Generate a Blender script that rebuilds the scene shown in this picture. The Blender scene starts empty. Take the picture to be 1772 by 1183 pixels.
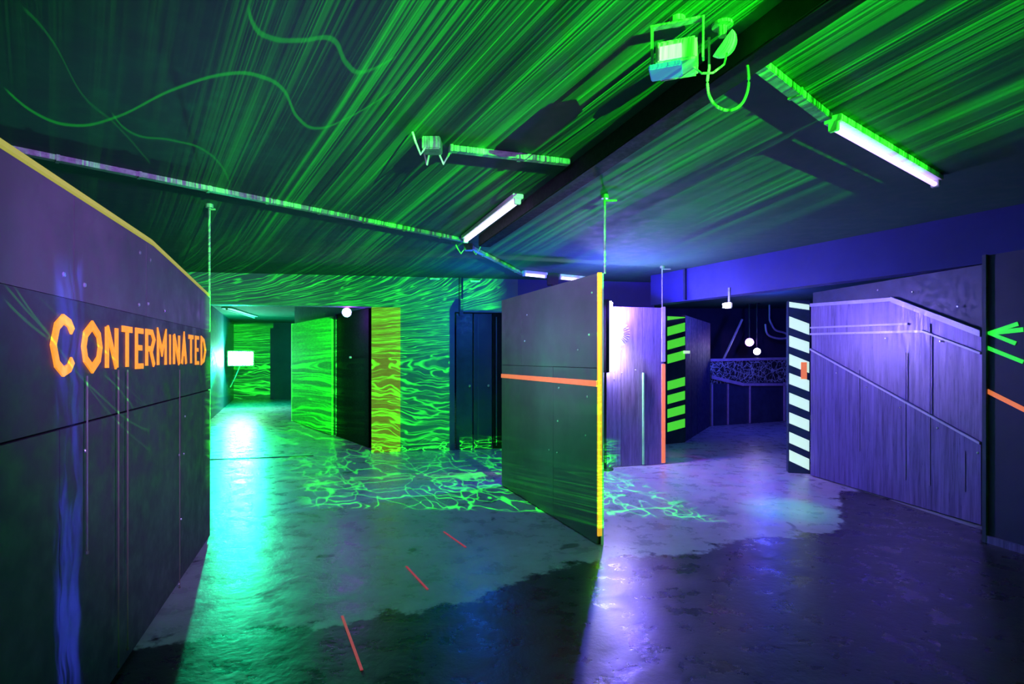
import bpy, bmesh, math, random
from mathutils import Vector, Matrix
random.seed(7)
SC = bpy.context.scene
C = SC.collection
# ------------------------------------------------------------------ camera
F, CX, HZ, CH = 950.0, 886.0, 620.0, 1.5     # focal length (px), image centre, horizon row, eye height
cam_d = bpy.data.cameras.new('camera')
cam = bpy.data.objects.new('camera', cam_d)
C.objects.link(cam)
cam_d.sensor_width = 36.0
cam_d.lens = F / 1772 * 36
cam_d.shift_y = (HZ - 591.5) / 1772
cam_d.clip_start = 0.02
cam.location = (0, 0, CH)
cam.rotation_euler = (math.pi / 2, 0, 0)
SC.camera = cam
# ------------------------------------------------------------------ world + exposure
w = bpy.data.worlds.new('world'); SC.world = w; w.use_nodes = True
w.node_tree.nodes['Background'].inputs[0].default_value = (0.004, 0.008, 0.05, 1)
w.node_tree.nodes['Background'].inputs[1].default_value = 0.06
SC.view_settings.view_transform = 'Standard'
SC.view_settings.look = 'None'
SC.view_settings.exposure = 0.0
SC.view_settings.gamma = 1.0
SC.view_settings.use_curve_mapping = False
SC.cycles.diffuse_bounces = 2
SC.cycles.use_adaptive_sampling = False

CZ = 2.82    # ceiling height

def fl(u, v, z=0.0):
    """ground-plan point seen at pixel (u, v) at height z"""
    Y = (CH - z) * F / (v - HZ)
    return Vector(((u - CX) / F * Y, Y, z))

def lamp(name, kind, loc, col, power, size=0.05, rot=None, target=None, spot=None, blend=.5, size_y=None):
    l = bpy.data.lights.new(name, kind)
    l.color = col; l.energy = power
    if kind == 'AREA':
        l.size = size
        if size_y: l.shape = 'RECTANGLE'; l.size_y = size_y
    else: l.shadow_soft_size = size
    if kind == 'SPOT':
        l.spot_size = math.radians(spot); l.spot_blend = blend
    o = bpy.data.objects.new(name, l); o.location = loc
    if target is not None:
        o.rotation_euler = (Vector(target) - Vector(loc)).to_track_quat('-Z', 'Y').to_euler()
    C.objects.link(o)
    return o

# lamps with a fixture further down; the later ones are unseen and have none
GREEN_LAMP = Vector((-8.35, 16.9, 1.50))
WHITE_LAMP = Vector((1.43, 7.42, 1.84))
lamp('green_flood_light', 'POINT', GREEN_LAMP + Vector((.12, -.35, 0)), (0.0, 1.0, .48), 230, .10)
lamp('green_flood_beam', 'SPOT', GREEN_LAMP + Vector((.16, -.40, 0)), (0.0, 1.0, .40), 3700, .10, target=(-3.75, 6.0, .3), spot=31, blend=.9)
lamp('white_flood_light', 'POINT', WHITE_LAMP + Vector((.02, -.05, .30)), (.10, .04, 1.0), 210, .02)
lamp('white_flood_core', 'POINT', WHITE_LAMP + Vector((-.02, .06, .0)), (.8, .68, 1.0), 60, .012)
lamp('white_flood_bar', 'AREA', WHITE_LAMP + Vector((-.10, .0, -.02)), (.72, .60, 1.0), 58, .05, target=WHITE_LAMP + Vector((.25, .6, -.02)), size_y=.9)
lamp('bulkhead_lamp_light', 'SPOT', (2.88, 7.36, 2.2), (.42, .10, 1.0), 150, .04, target=(2.5, 7.2, 0), spot=120, blend=1)
lamp('violet_spot_light', 'POINT', (-2.74, 9.14, 2.16), (.34, .03, 1.0), 16, .05)
lamp('blacklight_overhead', 'SPOT', (.9, .6, 2.3), (.50, .18, 1.0), 900, .15, target=(-2.35, 3.75, 1.7), spot=54, blend=1)
lamp('divider_fill', 'SPOT', (-.9, 1.2, 2.5), (.52, .22, 1.0), 1050, .2, target=(.45, 5.0, 1.95), spot=34, blend=1)  # added unseen spot that brightens the divider's face
lamp('right_wall_fill', 'SPOT', (1.6, 3.6, 2.6), (.08, .035, 1.0), 85, .2, target=(3.85, 6.35, 1.55), spot=44, blend=1)  # added unseen spot that washes the right sheet wall blue
lamp('blue_back_light', 'POINT', (5.1, 11.0, 2.2), (.06, .07, 1.0), 80, .1)
lamp('blue_doors_light', 'POINT', (-.5, 7.9, 2.2), (.02, .14, 1.0), 30, .1)
lamp('green_floor_fill', 'SPOT', (3.2, 6.6, 2.2), (.05, 1.0, .3), 120, .05, target=(2.75, 5.5, 0), spot=24, blend=1)  # added spot without a fixture; stands in for a green reflection on the floor

# ------------------------------------------------------------------ node helpers
class G:
    """tiny expression builder over Math nodes"""
    def __init__(s, nt): s.nt = nt
    def n(s, t, **k):
        nd = s.nt.nodes.new(t)
        for a, b in k.items(): setattr(nd, a, b)
        return nd
    def put(s, sock, v):
        if hasattr(v, 'is_output') or isinstance(v, bpy.types.NodeSocket): s.nt.links.new(v, sock)
        else: sock.default_value = v
    def m(s, op, a, b=None, c=None, clamp=False):
        nd = s.n('ShaderNodeMath', operation=op, use_clamp=clamp)
        s.put(nd.inputs[0], a)
        if b is not None: s.put(nd.inputs[1], b)
        if c is not None: s.put(nd.inputs[2], c)
        return nd.outputs[0]
    def mr(s, v, a, b, c=0.0, d=1.0, smooth=True):
        nd = s.n('ShaderNodeMapRange', interpolation_type='SMOOTHSTEP' if smooth else 'LINEAR')
        s.put(nd.inputs[0], v)
        for i, x in zip((1, 2, 3, 4), (a, b, c, d)): nd.inputs[i].default_value = x
        return nd.outputs[0]
    def xyz(s, x, y, z=0.0):
        nd = s.n('ShaderNodeCombineXYZ')
        for i, v in enumerate((x, y, z)): s.put(nd.inputs[i], v)
        return nd.outputs[0]
    def noise(s, vec, scale, detail=2.0, rough=.5, dist=0.0):
        nd = s.n('ShaderNodeTexNoise')
        if vec is not None: s.put(nd.inputs['Vector'], vec)
        nd.inputs['Scale'].default_value = scale; nd.inputs['Detail'].default_value = detail
        nd.inputs['Roughness'].default_value = rough; nd.inputs['Distortion'].default_value = dist
        return nd.outputs['Fac']

def mat(name, col, rough=.5, metal=0.0, var=.25, scale=6.0, streak=None, bump=.0, emit=0.0, ecol=None, spec=.5, rvar=.15):
    m = bpy.data.materials.new(name); m.use_nodes = True
    nt = m.node_tree; g = G(nt); b = nt.nodes['Principled BSDF']
    tc = g.n('ShaderNodeTexCoord').outputs['Object']
    mp = g.n('ShaderNodeMapping'); g.put(mp.inputs[0], tc)
    mp.inputs['Scale'].default_value = streak or (1, 1, 1)
    f = g.noise(mp.outputs[0], scale, 5, .6)
    f2 = g.noise(mp.outputs[0], scale * 5, 3, .6)
    mixv = g.m('ADD', g.m('MULTIPLY', f, .7), g.m('MULTIPLY', f2, .3))
    k = g.mr(mixv, .3, .7, 1 - var, 1 + var, False)
    vm = g.n('ShaderNodeVectorMath', operation='SCALE')
    vm.inputs[0].default_value = col[:3]; g.put(vm.inputs['Scale'], k)
    nt.links.new(vm.outputs[0], b.inputs['Base Color'])
    b.inputs['Metallic'].default_value = metal
    b.inputs['Specular IOR Level'].default_value = spec
    g.put(b.inputs['Roughness'], g.mr(f2, .3, .7, max(.02, rough - rvar), min(1, rough + rvar), False))
    if bump:
        bp = g.n('ShaderNodeBump'); bp.inputs['Strength'].default_value = bump; bp.inputs['Distance'].default_value = .02
        g.put(bp.inputs['Height'], mixv); nt.links.new(bp.outputs[0], b.inputs['Normal'])
    if emit:
        b.inputs['Emission Color'].default_value = (*(ecol or col)[:3], 1)
        b.inputs['Emission Strength'].default_value = emit
    return m

M = {}
M['ceil'] = mat('ceiling_board', (.030, .115, .085), .9, var=.15, scale=1.5, bump=.05)
M['wall'] = mat('painted_wall', (.11, .15, .26), .6, var=.2, scale=2, bump=.05)
M['bluewall'] = mat('deep_blue_painted_wall', (.035, .045, .28), .6, var=.2, scale=2)
M['darkwall'] = mat('dark_painted_wall', (.028, .034, .10), .55, var=.3, scale=2)
M['steel'] = mat('grey_sheet_steel', (.13, .125, .14), .5, .25, var=.35, scale=1.6, bump=.0, rvar=.1)
M['steelb'] = mat('dark_sheet_steel', (.065, .06, .08), .5, .25, var=.35, scale=1.6, bump=.0)
M['navy'] = mat('navy_board', (.035, .06, .12), .5, var=.4, scale=5)
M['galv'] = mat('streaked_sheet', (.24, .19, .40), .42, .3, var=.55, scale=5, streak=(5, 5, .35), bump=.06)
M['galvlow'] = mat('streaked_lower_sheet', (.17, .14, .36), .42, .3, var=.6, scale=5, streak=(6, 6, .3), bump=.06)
M['trim'] = mat('pale_metal_trim', (.62, .58, .75), .4, .2, var=.2)
M['black'] = mat('black_paint', (.010, .010, .012), .8, var=.3, spec=.12)
M['blackmetal'] = mat('black_metal', (.02, .02, .03), .4, .3, var=.3)
M['screw'] = mat('screw_metal', (.6, .58, .68), .3, .8, var=.1)
M['tray'] = mat('galvanised_tray', (.28, .33, .32), .5, .2, var=.5, scale=30)
M['white'] = mat('white_plastic', (.8, .82, .8), .45, var=.05)
M['cord'] = mat('pale_cord', (.16, .18, .12), .7, var=.2)
M['cable'] = mat('white_cable', (.75, .8, .72), .5, var=.05)
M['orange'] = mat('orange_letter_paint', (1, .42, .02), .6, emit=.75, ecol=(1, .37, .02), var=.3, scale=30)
M['cyanpaint'] = mat('blue_outline_paint', (.05, .35, .5), .6, emit=.06, ecol=(.05, .4, .8), var=.2)
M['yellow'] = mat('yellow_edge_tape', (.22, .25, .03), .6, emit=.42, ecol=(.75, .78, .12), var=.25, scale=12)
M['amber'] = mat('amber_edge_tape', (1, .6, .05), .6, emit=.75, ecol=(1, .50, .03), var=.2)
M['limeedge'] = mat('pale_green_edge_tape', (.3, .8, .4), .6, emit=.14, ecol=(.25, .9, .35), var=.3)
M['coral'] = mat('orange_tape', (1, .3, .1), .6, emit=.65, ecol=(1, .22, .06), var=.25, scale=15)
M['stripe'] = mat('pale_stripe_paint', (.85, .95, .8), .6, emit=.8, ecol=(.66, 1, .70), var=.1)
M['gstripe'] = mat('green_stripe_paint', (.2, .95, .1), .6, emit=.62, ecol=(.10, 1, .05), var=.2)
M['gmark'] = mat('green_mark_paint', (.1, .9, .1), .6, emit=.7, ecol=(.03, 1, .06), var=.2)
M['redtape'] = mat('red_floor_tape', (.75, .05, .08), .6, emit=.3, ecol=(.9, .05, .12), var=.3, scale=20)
M['pier_glow'] = mat('orange_light_glow', (.42, .26, .07), .7, emit=.10, ecol=(1, .42, .03), var=.35, scale=6, streak=(1, 1, 5))  # orange-yellow light on the pier, put into colour and a faint glow
M['greenboard'] = mat('green_board', (.12, .55, .10), .75, var=.4, scale=6, streak=(1, 1, 6), bump=.1)
M['tube'] = mat('lit_violet_tube', (1, 1, 1), .4, emit=2.6, ecol=(.50, .32, 1), var=0)
M['tubeb'] = mat('lit_bright_tube', (1, 1, 1), .4, emit=4, ecol=(.62, .5, 1), var=0)
M['offtube'] = mat('unlit_tube', (.8, .9, .9), .35, var=.02)
M['gface'] = mat('green_lamp_face', (1, 1, 1), .3, emit=70, ecol=(.45, 1, .85), var=0)
M['wface'] = mat('white_lamp_face', (1, 1, 1), .3, emit=40, ecol=(.8, .75, 1), var=0)
M['vface'] = mat('violet_lamp_face', (1, 1, 1), .3, emit=18, ecol=(.55, .2, 1), var=0)
M['blueglass'] = mat('blue_projector_glass', (.05, .2, .6), .1, emit=.35, ecol=(.05, .25, .9), var=0)

def floor_mat():
    m = bpy.data.materials.new('worn_concrete_floor'); m.use_nodes = True
    nt = m.node_tree; g = G(nt); b = nt.nodes['Principled BSDF']
    tc = g.n('ShaderNodeTexCoord').outputs['Object']
    sp = g.n('ShaderNodeSeparateXYZ'); g.put(sp.inputs[0], tc)
    x, y = sp.outputs[0], sp.outputs[1]
    n1 = g.noise(tc, .9, 6, .62); n2 = g.noise(tc, 5, 6, .65); n3 = g.noise(tc, 28, 4, .6)
    # the front of the hall is much darker; its irregular edge runs across the floor
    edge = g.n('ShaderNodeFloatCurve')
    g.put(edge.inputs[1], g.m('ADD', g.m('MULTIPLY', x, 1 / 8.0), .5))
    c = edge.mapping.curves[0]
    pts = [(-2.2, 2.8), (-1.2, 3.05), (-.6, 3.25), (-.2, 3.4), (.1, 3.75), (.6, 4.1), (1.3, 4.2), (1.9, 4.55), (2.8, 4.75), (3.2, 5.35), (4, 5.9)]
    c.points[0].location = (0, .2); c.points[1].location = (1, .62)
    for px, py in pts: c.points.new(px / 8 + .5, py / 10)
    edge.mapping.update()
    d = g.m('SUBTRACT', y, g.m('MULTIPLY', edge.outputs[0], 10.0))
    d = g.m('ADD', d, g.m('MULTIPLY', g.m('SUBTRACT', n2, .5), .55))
    pale_mask = g.mr(d, -.03, .05)
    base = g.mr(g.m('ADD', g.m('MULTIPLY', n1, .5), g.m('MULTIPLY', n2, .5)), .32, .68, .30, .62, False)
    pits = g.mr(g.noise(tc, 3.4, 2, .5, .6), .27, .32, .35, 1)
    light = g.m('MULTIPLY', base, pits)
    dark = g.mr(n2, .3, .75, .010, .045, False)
    val = g.m('ADD', g.m('MULTIPLY', light, pale_mask), g.m('MULTIPLY', dark, g.m('SUBTRACT', 1.0, pale_mask)))
    # expansion joint
    vm = g.n('ShaderNodeVectorMath', operation='SCALE'); vm.inputs[0].default_value = (.92, 1, 1.02); g.put(vm.inputs['Scale'], val)
    nt.links.new(vm.outputs[0], b.inputs['Base Color'])
    b.inputs['Specular IOR Level'].default_value = .36
    g.put(b.inputs['Roughness'], g.mr(n2, .3, .7, .20, .42, False))
    bp = g.n('ShaderNodeBump'); bp.inputs['Strength'].default_value = .25; bp.inputs['Distance'].default_value = .02
    g.put(bp.inputs['Height'], g.m('ADD', g.m('MULTIPLY', n3, .3), n2)); nt.links.new(bp.outputs[0], b.inputs['Normal'])
    return m
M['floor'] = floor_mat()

def graffiti_mat():
    m = bpy.data.materials.new('patterned_board'); m.use_nodes = True
    nt = m.node_tree; g = G(nt); b = nt.nodes['Principled BSDF']
    tc = g.n('ShaderNodeTexCoord').outputs['Object']
    v = g.n('ShaderNodeTexVoronoi', feature='DISTANCE_TO_EDGE'); g.put(v.inputs['Vector'], tc); v.inputs['Scale'].default_value = 7
    n = g.noise(tc, 6, 2, .5, 1.5)
    line = g.m('MAXIMUM', g.mr(v.outputs[0], .05, .02), g.mr(g.m('ABSOLUTE', g.m('SUBTRACT', n, .5)), .03, .01))
    vm = g.n('ShaderNodeVectorMath', operation='SCALE'); vm.inputs[0].default_value = (.6, .8, .8); g.put(vm.inputs['Scale'], g.m('ADD', g.m('MULTIPLY', line, .8), .04))
    nt.links.new(vm.outputs[0], b.inputs['Base Color']); b.inputs['Roughness'].default_value = .6
    return m
M['graffiti'] = graffiti_mat()

# ------------------------------------------------------------------ laser projector light (real light shaped by a pattern of directions)
LS = Vector((4.0, -5.0, 1.6))
def azel(p):
    d = p - LS
    return math.degrees(math.atan2(d.x, d.y)), math.degrees(math.atan2(d.z, math.hypot(d.x, d.y)))
def ceil_pt(u, v):
    Y = (CZ - CH) * F / (HZ - v)
    return Vector(((u - CX) / F * Y, Y, CZ))
LW0 = Vector((-2.53, 4.60, 0)); LWD = Vector((.333, -1, 0)).normalized()   # left partition: far end, direction towards the camera
def leftwall_pt(u, v):
    r = (u - CX) / F
    # LW0 + LWD*s meets X = r*Y
    s = (r * LW0.y - LW0.x) / (LWD.x - r * LWD.y)
    p = LW0 + LWD * s
    return Vector((p.x, p.y, CH + (HZ - v) / F * p.y))

LASER_W = 16000.0
def laser():
    l = bpy.data.lights.new('green_laser_projector', 'POINT'); l.shadow_soft_size = 0.0
    l.energy = LASER_W; l.color = (1, 1, 1); l.use_nodes = True
    o = bpy.data.objects.new('green_laser_projector', l); o.location = LS; C.objects.link(o)
    nt = l.node_tree; g = G(nt); e = nt.nodes['Emission']
    d = g.n('ShaderNodeTexCoord').outputs['Normal']
    sp = g.n('ShaderNodeSeparateXYZ'); g.put(sp.inputs[0], d)
    az = g.m('MULTIPLY', g.m('ARCTAN2', sp.outputs[0], sp.outputs[1]), 57.29578)
    el = g.m('MULTIPLY', g.m('ARCSINE', sp.outputs[2]), 57.29578)
    front = g.mr(az, -48, -44)
    # ceiling sweep: hundreds of fine parallel strokes
    wob = g.m('MULTIPLY', g.m('SUBTRACT', g.noise(g.xyz(g.m('MULTIPLY', az, .12), g.m('MULTIPLY', el, .25)), 1, 1), .5), 1.0)
    a2 = g.m('ADD', az, wob)
    f1 = g.mr(g.noise(g.xyz(g.m('MULTIPLY', a2, 7.5), g.m('MULTIPLY', el, .10), 3.0), 1, 2, .7), .46, .60)
    f2 = g.mr(g.noise(g.xyz(g.m('MULTIPLY', a2, 17.0), g.m('MULTIPLY', el, .25), 9.0), 1, 1, .6), .49, .60)
    f3 = g.mr(g.noise(g.xyz(g.m('MULTIPLY', a2, .9), g.m('MULTIPLY', el, .25), 5.0), 1, 2, .5), .36, .62, .12, 1)
    stro = g.m('MULTIPLY', g.m('ADD', g.m('ADD', g.m('MULTIPLY', f1, .75), g.m('MULTIPLY', f2, .65)), .09), f3)
    win = g.m('MULTIPLY', g.mr(az, -37, -28, .05, 1), g.mr(az, -25, -15, 1, .42))
    win = g.m('MULTIPLY', win, g.mr(az, -10, -6, 1, 0))
    # towards the right the sweep reaches less far back
    stro = g.m('MULTIPLY', g.m('MULTIPLY', stro, win), g.mr(el, 4.6, 5.6))
    # wall: strokes turn from slanting to level
    th = g.mr(el, 5.5, -1.0, .15, 1.45)
    u = g.m('ADD', g.m('MULTIPLY', az, g.m('COSINE', th)), g.m('MULTIPLY', el, g.m('SINE', th)))
    nz = g.noise(g.xyz(g.m('MULTIPLY', az, .35), g.m('MULTIPLY', el, .45), 2.0), 1, 3, .55)
    u = g.m('ADD', u, g.m('MULTIPLY', g.m('SUBTRACT', nz, .5), 1.5))
    h1 = g.mr(g.noise(g.xyz(g.m('MULTIPLY', u, 6.5), g.m('MULTIPLY', az, .15), 1.0), 1, 2, .7), .50, .64)
    h2 = g.mr(g.m('ABSOLUTE', g.m('SUBTRACT', g.noise(g.xyz(g.m('MULTIPLY', u, 2.2), g.m('MULTIPLY', az, .35), 7.0), 1, 1), .5)), .03, .005)
    wallp = g.m('ADD', g.m('MULTIPLY', h1, .8), g.m('MULTIPLY', h2, .8))
    wallp = g.m('MULTIPLY', g.m('ADD', wallp, .10), g.m('MULTIPLY', g.mr(el, 4.8, 5.6, 1, 0), g.mr(el, -6.0, -5.2)))
    wallp = g.m('MULTIPLY', wallp, g.m('MULTIPLY', g.m('MAXIMUM', g.mr(az, -19.4, -19.2, 1, 0), g.m('MULTIPLY', g.mr(el, 2.6, 2.8), g.mr(az, -17.5, -16, 1, 0))), g.mr(az, -34.6, -34.0)))
    wallp = g.m('MULTIPLY', wallp, g.m('ADD', 1.0, g.m('MULTIPLY', g.mr(az, -25.0, -25.4, 0, 5.0), g.mr(el, 2.2, 2.4, 1, 0))))
    # floor: tangled net of strokes
    def contour(ax, ex, seed, wd, det=2, lv=.5):
        q = g.noise(g.xyz(g.m('ADD', g.m('MULTIPLY', az, ax), g.m('MULTIPLY', nz, 1.2)), g.m('MULTIPLY', el, ex), seed), 1, det)
        return g.mr(g.m('ABSOLUTE', g.m('SUBTRACT', q, lv)), wd, wd * .3)
    net = g.m('MAXIMUM', g.m('MAXIMUM', contour(.30, 1.5, 4.0, .011), contour(.5, 2.2, 8.0, .012, 2, .47)),
              g.m('MAXIMUM', contour(.16, 2.6, 12.0, .014, 1), contour(.7, 1.2, 17.0, .010, 1, .53)))
    cut = g.m('SUBTRACT', g.m('ADD', el, 8.3), g.m('MULTIPLY', g.m('ADD', az, 20.0), -.075))
    net = g.m('MULTIPLY', g.m('ADD', net, .03), g.m('MULTIPLY', g.mr(cut, 0.0, .12), g.mr(el, -5.2, -6.0)))
    net = g.m('MULTIPLY', net, g.m('MULTIPLY', g.mr(az, -30.5, -29), g.mr(az, -13, -11, 1, 0)))
    tot = g.m('ADD', g.m('MULTIPLY', stro, 2.2), g.m('ADD', g.m('MULTIPLY', wallp, 1.15), g.m('MULTIPLY', net, 3.0)))
    # single free-hand strokes
    def trail(pts, width, gain):
        ae = sorted(azel(p) for p in pts)
        a0, a1 = ae[0][0], ae[-1][0]
        fc = g.n('ShaderNodeFloatCurve')
        g.put(fc.inputs[1], g.m('DIVIDE', g.m('SUBTRACT', az, a0), a1 - a0))
        c = fc.mapping.curves[0]
        Lx = lambda q: (q[0] - a0) / (a1 - a0); Ly = lambda q: (q[1] + 10) / 25
        c.points[0].location = (0, Ly(ae[0])); c.points[1].location = (1, Ly(ae[-1]))
        for q in ae[1:-1]: c.points.new(Lx(q), Ly(q))
        fc.mapping.update()
        ee = g.m('SUBTRACT', g.m('MULTIPLY', fc.outputs[0], 25.0), 10.0)
        k = g.mr(g.m('ABSOLUTE', g.m('SUBTRACT', el, ee)), width, width * .35, 0, gain)
        return g.m('MULTIPLY', k, g.m('MULTIPLY', g.mr(az, a0, a0 + .15), g.mr(az, a1 - .15, a1, 1, 0)))
    cp = lambda L: [ceil_pt(*q) for q in L]
    lp = lambda L: [leftwall_pt(*q) for q in L]
    for pts, wd, gn in [
        (cp([(5, 150), (60, 195), (130, 217), (200, 203), (300, 155), (400, 127), (450, 132), (490, 155), (515, 203), (550, 222), (600, 205), (690, 150)]), .022, .5),
        (cp([(190, 190), (220, 225), (300, 243), (350, 258), (385, 290), (400, 325)]), .018, .35),
        (cp([(428, 5), (440, 45), (470, 66), (520, 70), (575, 68), (600, 110), (625, 125), (690, 95)]), .026, .4),
        (cp([(35, 10), (90, 70), (140, 160), (200, 215), (262, 285)]), .02, .15),
        (lp([(2, 485), (40, 530), (85, 580), (130, 640), (180, 690), (230, 732), (262, 745)]), .05, .30),
        (lp([(2, 512), (45, 555), (88, 588)]), .05, .34),
        (lp([(20, 488), (55, 540), (92, 585)]), .05, .34),
        (lp([(140, 650), (190, 715), (265, 783)]), .045, .20),
        (lp([(60, 505), (100, 545), (160, 590), (230, 650)]), .045, .12),
        (lp([(175, 645), (215, 685), (232, 715), (238, 748)]), .045, .36),
        (lp([(190, 640), (225, 675), (262, 710)]), .04, .14)]:
        tot = g.m('ADD', tot, trail(pts, wd, gn * (1.8 if wd < .03 else 1.0)))
    tot = g.m('MULTIPLY', tot, front)
    # only the forward half of the sphere
    tot = g.m('MULTIPLY', tot, g.mr(sp.outputs[1], .05, .1))
    g.put(e.inputs['Strength'], g.m('MULTIPLY', tot, 36000.0 / LASER_W))
    e.inputs['Color'].default_value = (.02, 1.0, .015, 1)
laser()

def blue_laser():
    p = Vector((1.0, .9, 1.35))
    l = bpy.data.lights.new('blue_laser_projector', 'POINT'); l.shadow_soft_size = 0.0
    l.energy = 60.0; l.use_nodes = True
    o = bpy.data.objects.new('blue_laser_projector', l); o.location = p; C.objects.link(o)
    nt = l.node_tree; g = G(nt); e = nt.nodes['Emission']
    d = g.n('ShaderNodeTexCoord').outputs['Normal']
    sp = g.n('ShaderNodeSeparateXYZ'); g.put(sp.inputs[0], d)
    az = g.m('MULTIPLY', g.m('ARCTAN2', sp.outputs[0], sp.outputs[1]), 57.29578)
    el = g.m('MULTIPLY', g.m('ARCSINE', sp.outputs[2]), 57.29578)
    def A(u, v):
        q = leftwall_pt(u, v) - p
        return math.degrees(math.atan2(q.x, q.y)), math.degrees(math.atan2(q.z, math.hypot(q.x, q.y)))
    a0 = A(95, 800)[0]; a1 = A(143, 800)[0]; e1 = A(120, 455)[1]
    lo, hi = min(a0, a1), max(a0, a1)
    wv = g.m('MULTIPLY', g.m('SUBTRACT', g.noise(g.xyz(g.m('MULTIPLY', az, .1), g.m('MULTIPLY', el, .12)), 1, 2), .5), 5)
    n = g.mr(g.noise(g.xyz(g.m('ADD', g.m('MULTIPLY', az, .9), wv), g.m('MULTIPLY', el, .10), 0.0), 1, 3, .6), .40, .66, .06, 1)
    k = g.m('MULTIPLY', n, g.m('MULTIPLY', g.mr(az, lo - .4, lo + .8), g.mr(az, hi - .8, hi + .4, 1, 0)))
    k = g.m('MULTIPLY', k, g.mr(el, e1 - 1, e1 + 1, 1, 0))
    g.put(e.inputs['Strength'], g.m('MULTIPLY', k, 38.0))
    e.inputs['Color'].default_value = (.06, .10, 1, 1)
blue_laser()

def star_pattern(o):
    '''mottled violet and blue light of the effect lamp on the bulkhead'''
    nt = o.data; nt.use_nodes = True; nt = nt.node_tree; g = G(nt); e = nt.nodes['Emission']
    d = g.n('ShaderNodeTexCoord').outputs['Normal']
    n = g.noise(d, 26, 3, .7, 1.5); n2 = g.noise(d, 9, 2, .5)
    g.put(e.inputs['Strength'], g.m('ADD', g.mr(g.m('ABSOLUTE', g.m('SUBTRACT', n, .5)), .06, .01, .45, 2.6), .0))
    mx = g.n('ShaderNodeMix', data_type='RGBA'); g.put(mx.inputs[0], g.mr(n2, .42, .58))
    mx.inputs[6].default_value = (1.3, .5, 1, 1); mx.inputs[7].default_value = (.35, 1.6, 1, 1)
    nt.links.new(mx.outputs[2], e.inputs['Color'])
star_pattern(bpy.data.objects['bulkhead_lamp_light'])

# ------------------------------------------------------------------ mesh helpers
def obj(name, bm, m, parent=None, label=None):
    me = bpy.data.meshes.new(name)
    bmesh.ops.recalc_face_normals(bm, faces=bm.faces[:])
    bm.to_mesh(me); bm.free()
    o = bpy.data.objects.new(name, me); C.objects.link(o)
    me.materials.append(m)
    if parent is not None: o.parent = parent
    if label: o['label'] = label
    return o
def tag(o, label, cat, group=None):
    o['label'] = label; o['category'] = cat
    if group: o['group'] = group
    return o
def thing(name, label, cat, loc, group=None, rz=0.0):
    o = bpy.data.objects.new(name, None); C.objects.link(o); o.location = loc; o.rotation_euler = (0, 0, rz)
    o.empty_display_size = .1
    return tag(o, label, cat, group)
def struct(name, bm, m):
    o = obj(name, bm, m); o['kind'] = 'structure'; return o
def box(bm, c, s, mtx=None, bev=0.0):
    r = bmesh.ops.create_cube(bm, size=1.0)
    vs = r['verts']
    for v in vs: v.co = Vector((v.co.x * s[0], v.co.y * s[1], v.co.z * s[2])) 
    if bev:
        es = list({e for v in vs for e in v.link_edges})
        rr = bmesh.ops.bevel(bm, geom=es, offset=bev, segments=2, affect='EDGES')
        vs = list({v for v in rr['verts']} | {v for v in vs if v.is_valid})
    for v in vs:
        v.co += Vector(c)
        if mtx is not None: v.co = mtx @ v.co
def prism(bm, poly, y0, y1, mtx=None):
    """poly in (x,z), pushed from y0 to y1"""
    a = [bm.verts.new((p[0], y0, p[1])) for p in poly]; b = [bm.verts.new((p[0], y1, p[1])) for p in poly]
    bm.faces.new(a); bm.faces.new(b[::-1])
    n = len(poly)
    for i in range(n): bm.faces.new((a[i], a[(i + 1) % n], b[(i + 1) % n], b[i]))
    if mtx is not None:
        for v in a + b: v.co = mtx @ v.co
def cyl(bm, p0, p1, r, seg=12, r2=None):
    p0, p1 = Vector(p0), Vector(p1); d = p1 - p0
    m = Matrix.Translation((p0 + p1) / 2) @ d.to_track_quat('Z', 'Y').to_matrix().to_4x4()
    bmesh.ops.create_cone(bm, cap_ends=True, segments=seg, radius1=r, radius2=r if r2 is None else r2, depth=d.length, matrix=m)
def tube(bm, pts, r, seg=8):
    pts = [Vector(p) for p in pts]; rings = []
    for i, p in enumerate(pts):
        t = (pts[min(i + 1, len(pts) - 1)] - pts[max(i - 1, 0)]).normalized()
        q = t.to_track_quat('Z', 'Y')
        rings.append([bm.verts.new(p + q @ Vector((r * math.cos(a), r * math.sin(a), 0))) for a in [2 * math.pi * k / seg for k in range(seg)]])
    for a, b in zip(rings, rings[1:]):
        for k in range(seg): bm.faces.new((a[k], a[(k + 1) % seg], b[(k + 1) % seg], b[k]))
    bm.faces.new(rings[0][::-1]); bm.faces.new(rings[-1])
def new(): return bmesh.new()

class Wall:
    """local frame on a vertical plane: x along p0->p1, z up, -y towards the viewer's side"""
    def __init__(s, p0, p1):
        s.p0 = Vector((p0[0], p0[1], 0)); s.p1 = Vector((p1[0], p1[1], 0))
        s.d = (s.p1 - s.p0).normalized(); s.L = (s.p1 - s.p0).length
        s.rz = math.atan2(s.d.y, s.d.x)
        n = Vector((s.d.y, -s.d.x, 0))                # local -y
        s.m = Matrix.Translation(s.p0) @ Matrix.Rotation(s.rz, 4, 'Z')
    def sz(s, u, v, off=0.0):
        """pixel -> (s, z) on the plane"""
        r = (u - CX) / F
        a = s.p0 + s.m.to_3x3() @ Vector((0, -off, 0))
        t = (r * a.y - a.x) / (s.d.x - r * s.d.y)
        q = a + s.d * t
        return (t, CH + (HZ - v) / F * q.y)
    def at(s, x, y, z): return s.m @ Vector((x, y, z))

def screws(parent, pts, off, r=.008, m='screw'):
    for (x, z) in pts:
        bm = new(); cyl(bm, (x, -off + .001, z), (x, -off - .005, z), r, 8, r * .7)
        obj('screw', bm, M[m], parent)

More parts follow.
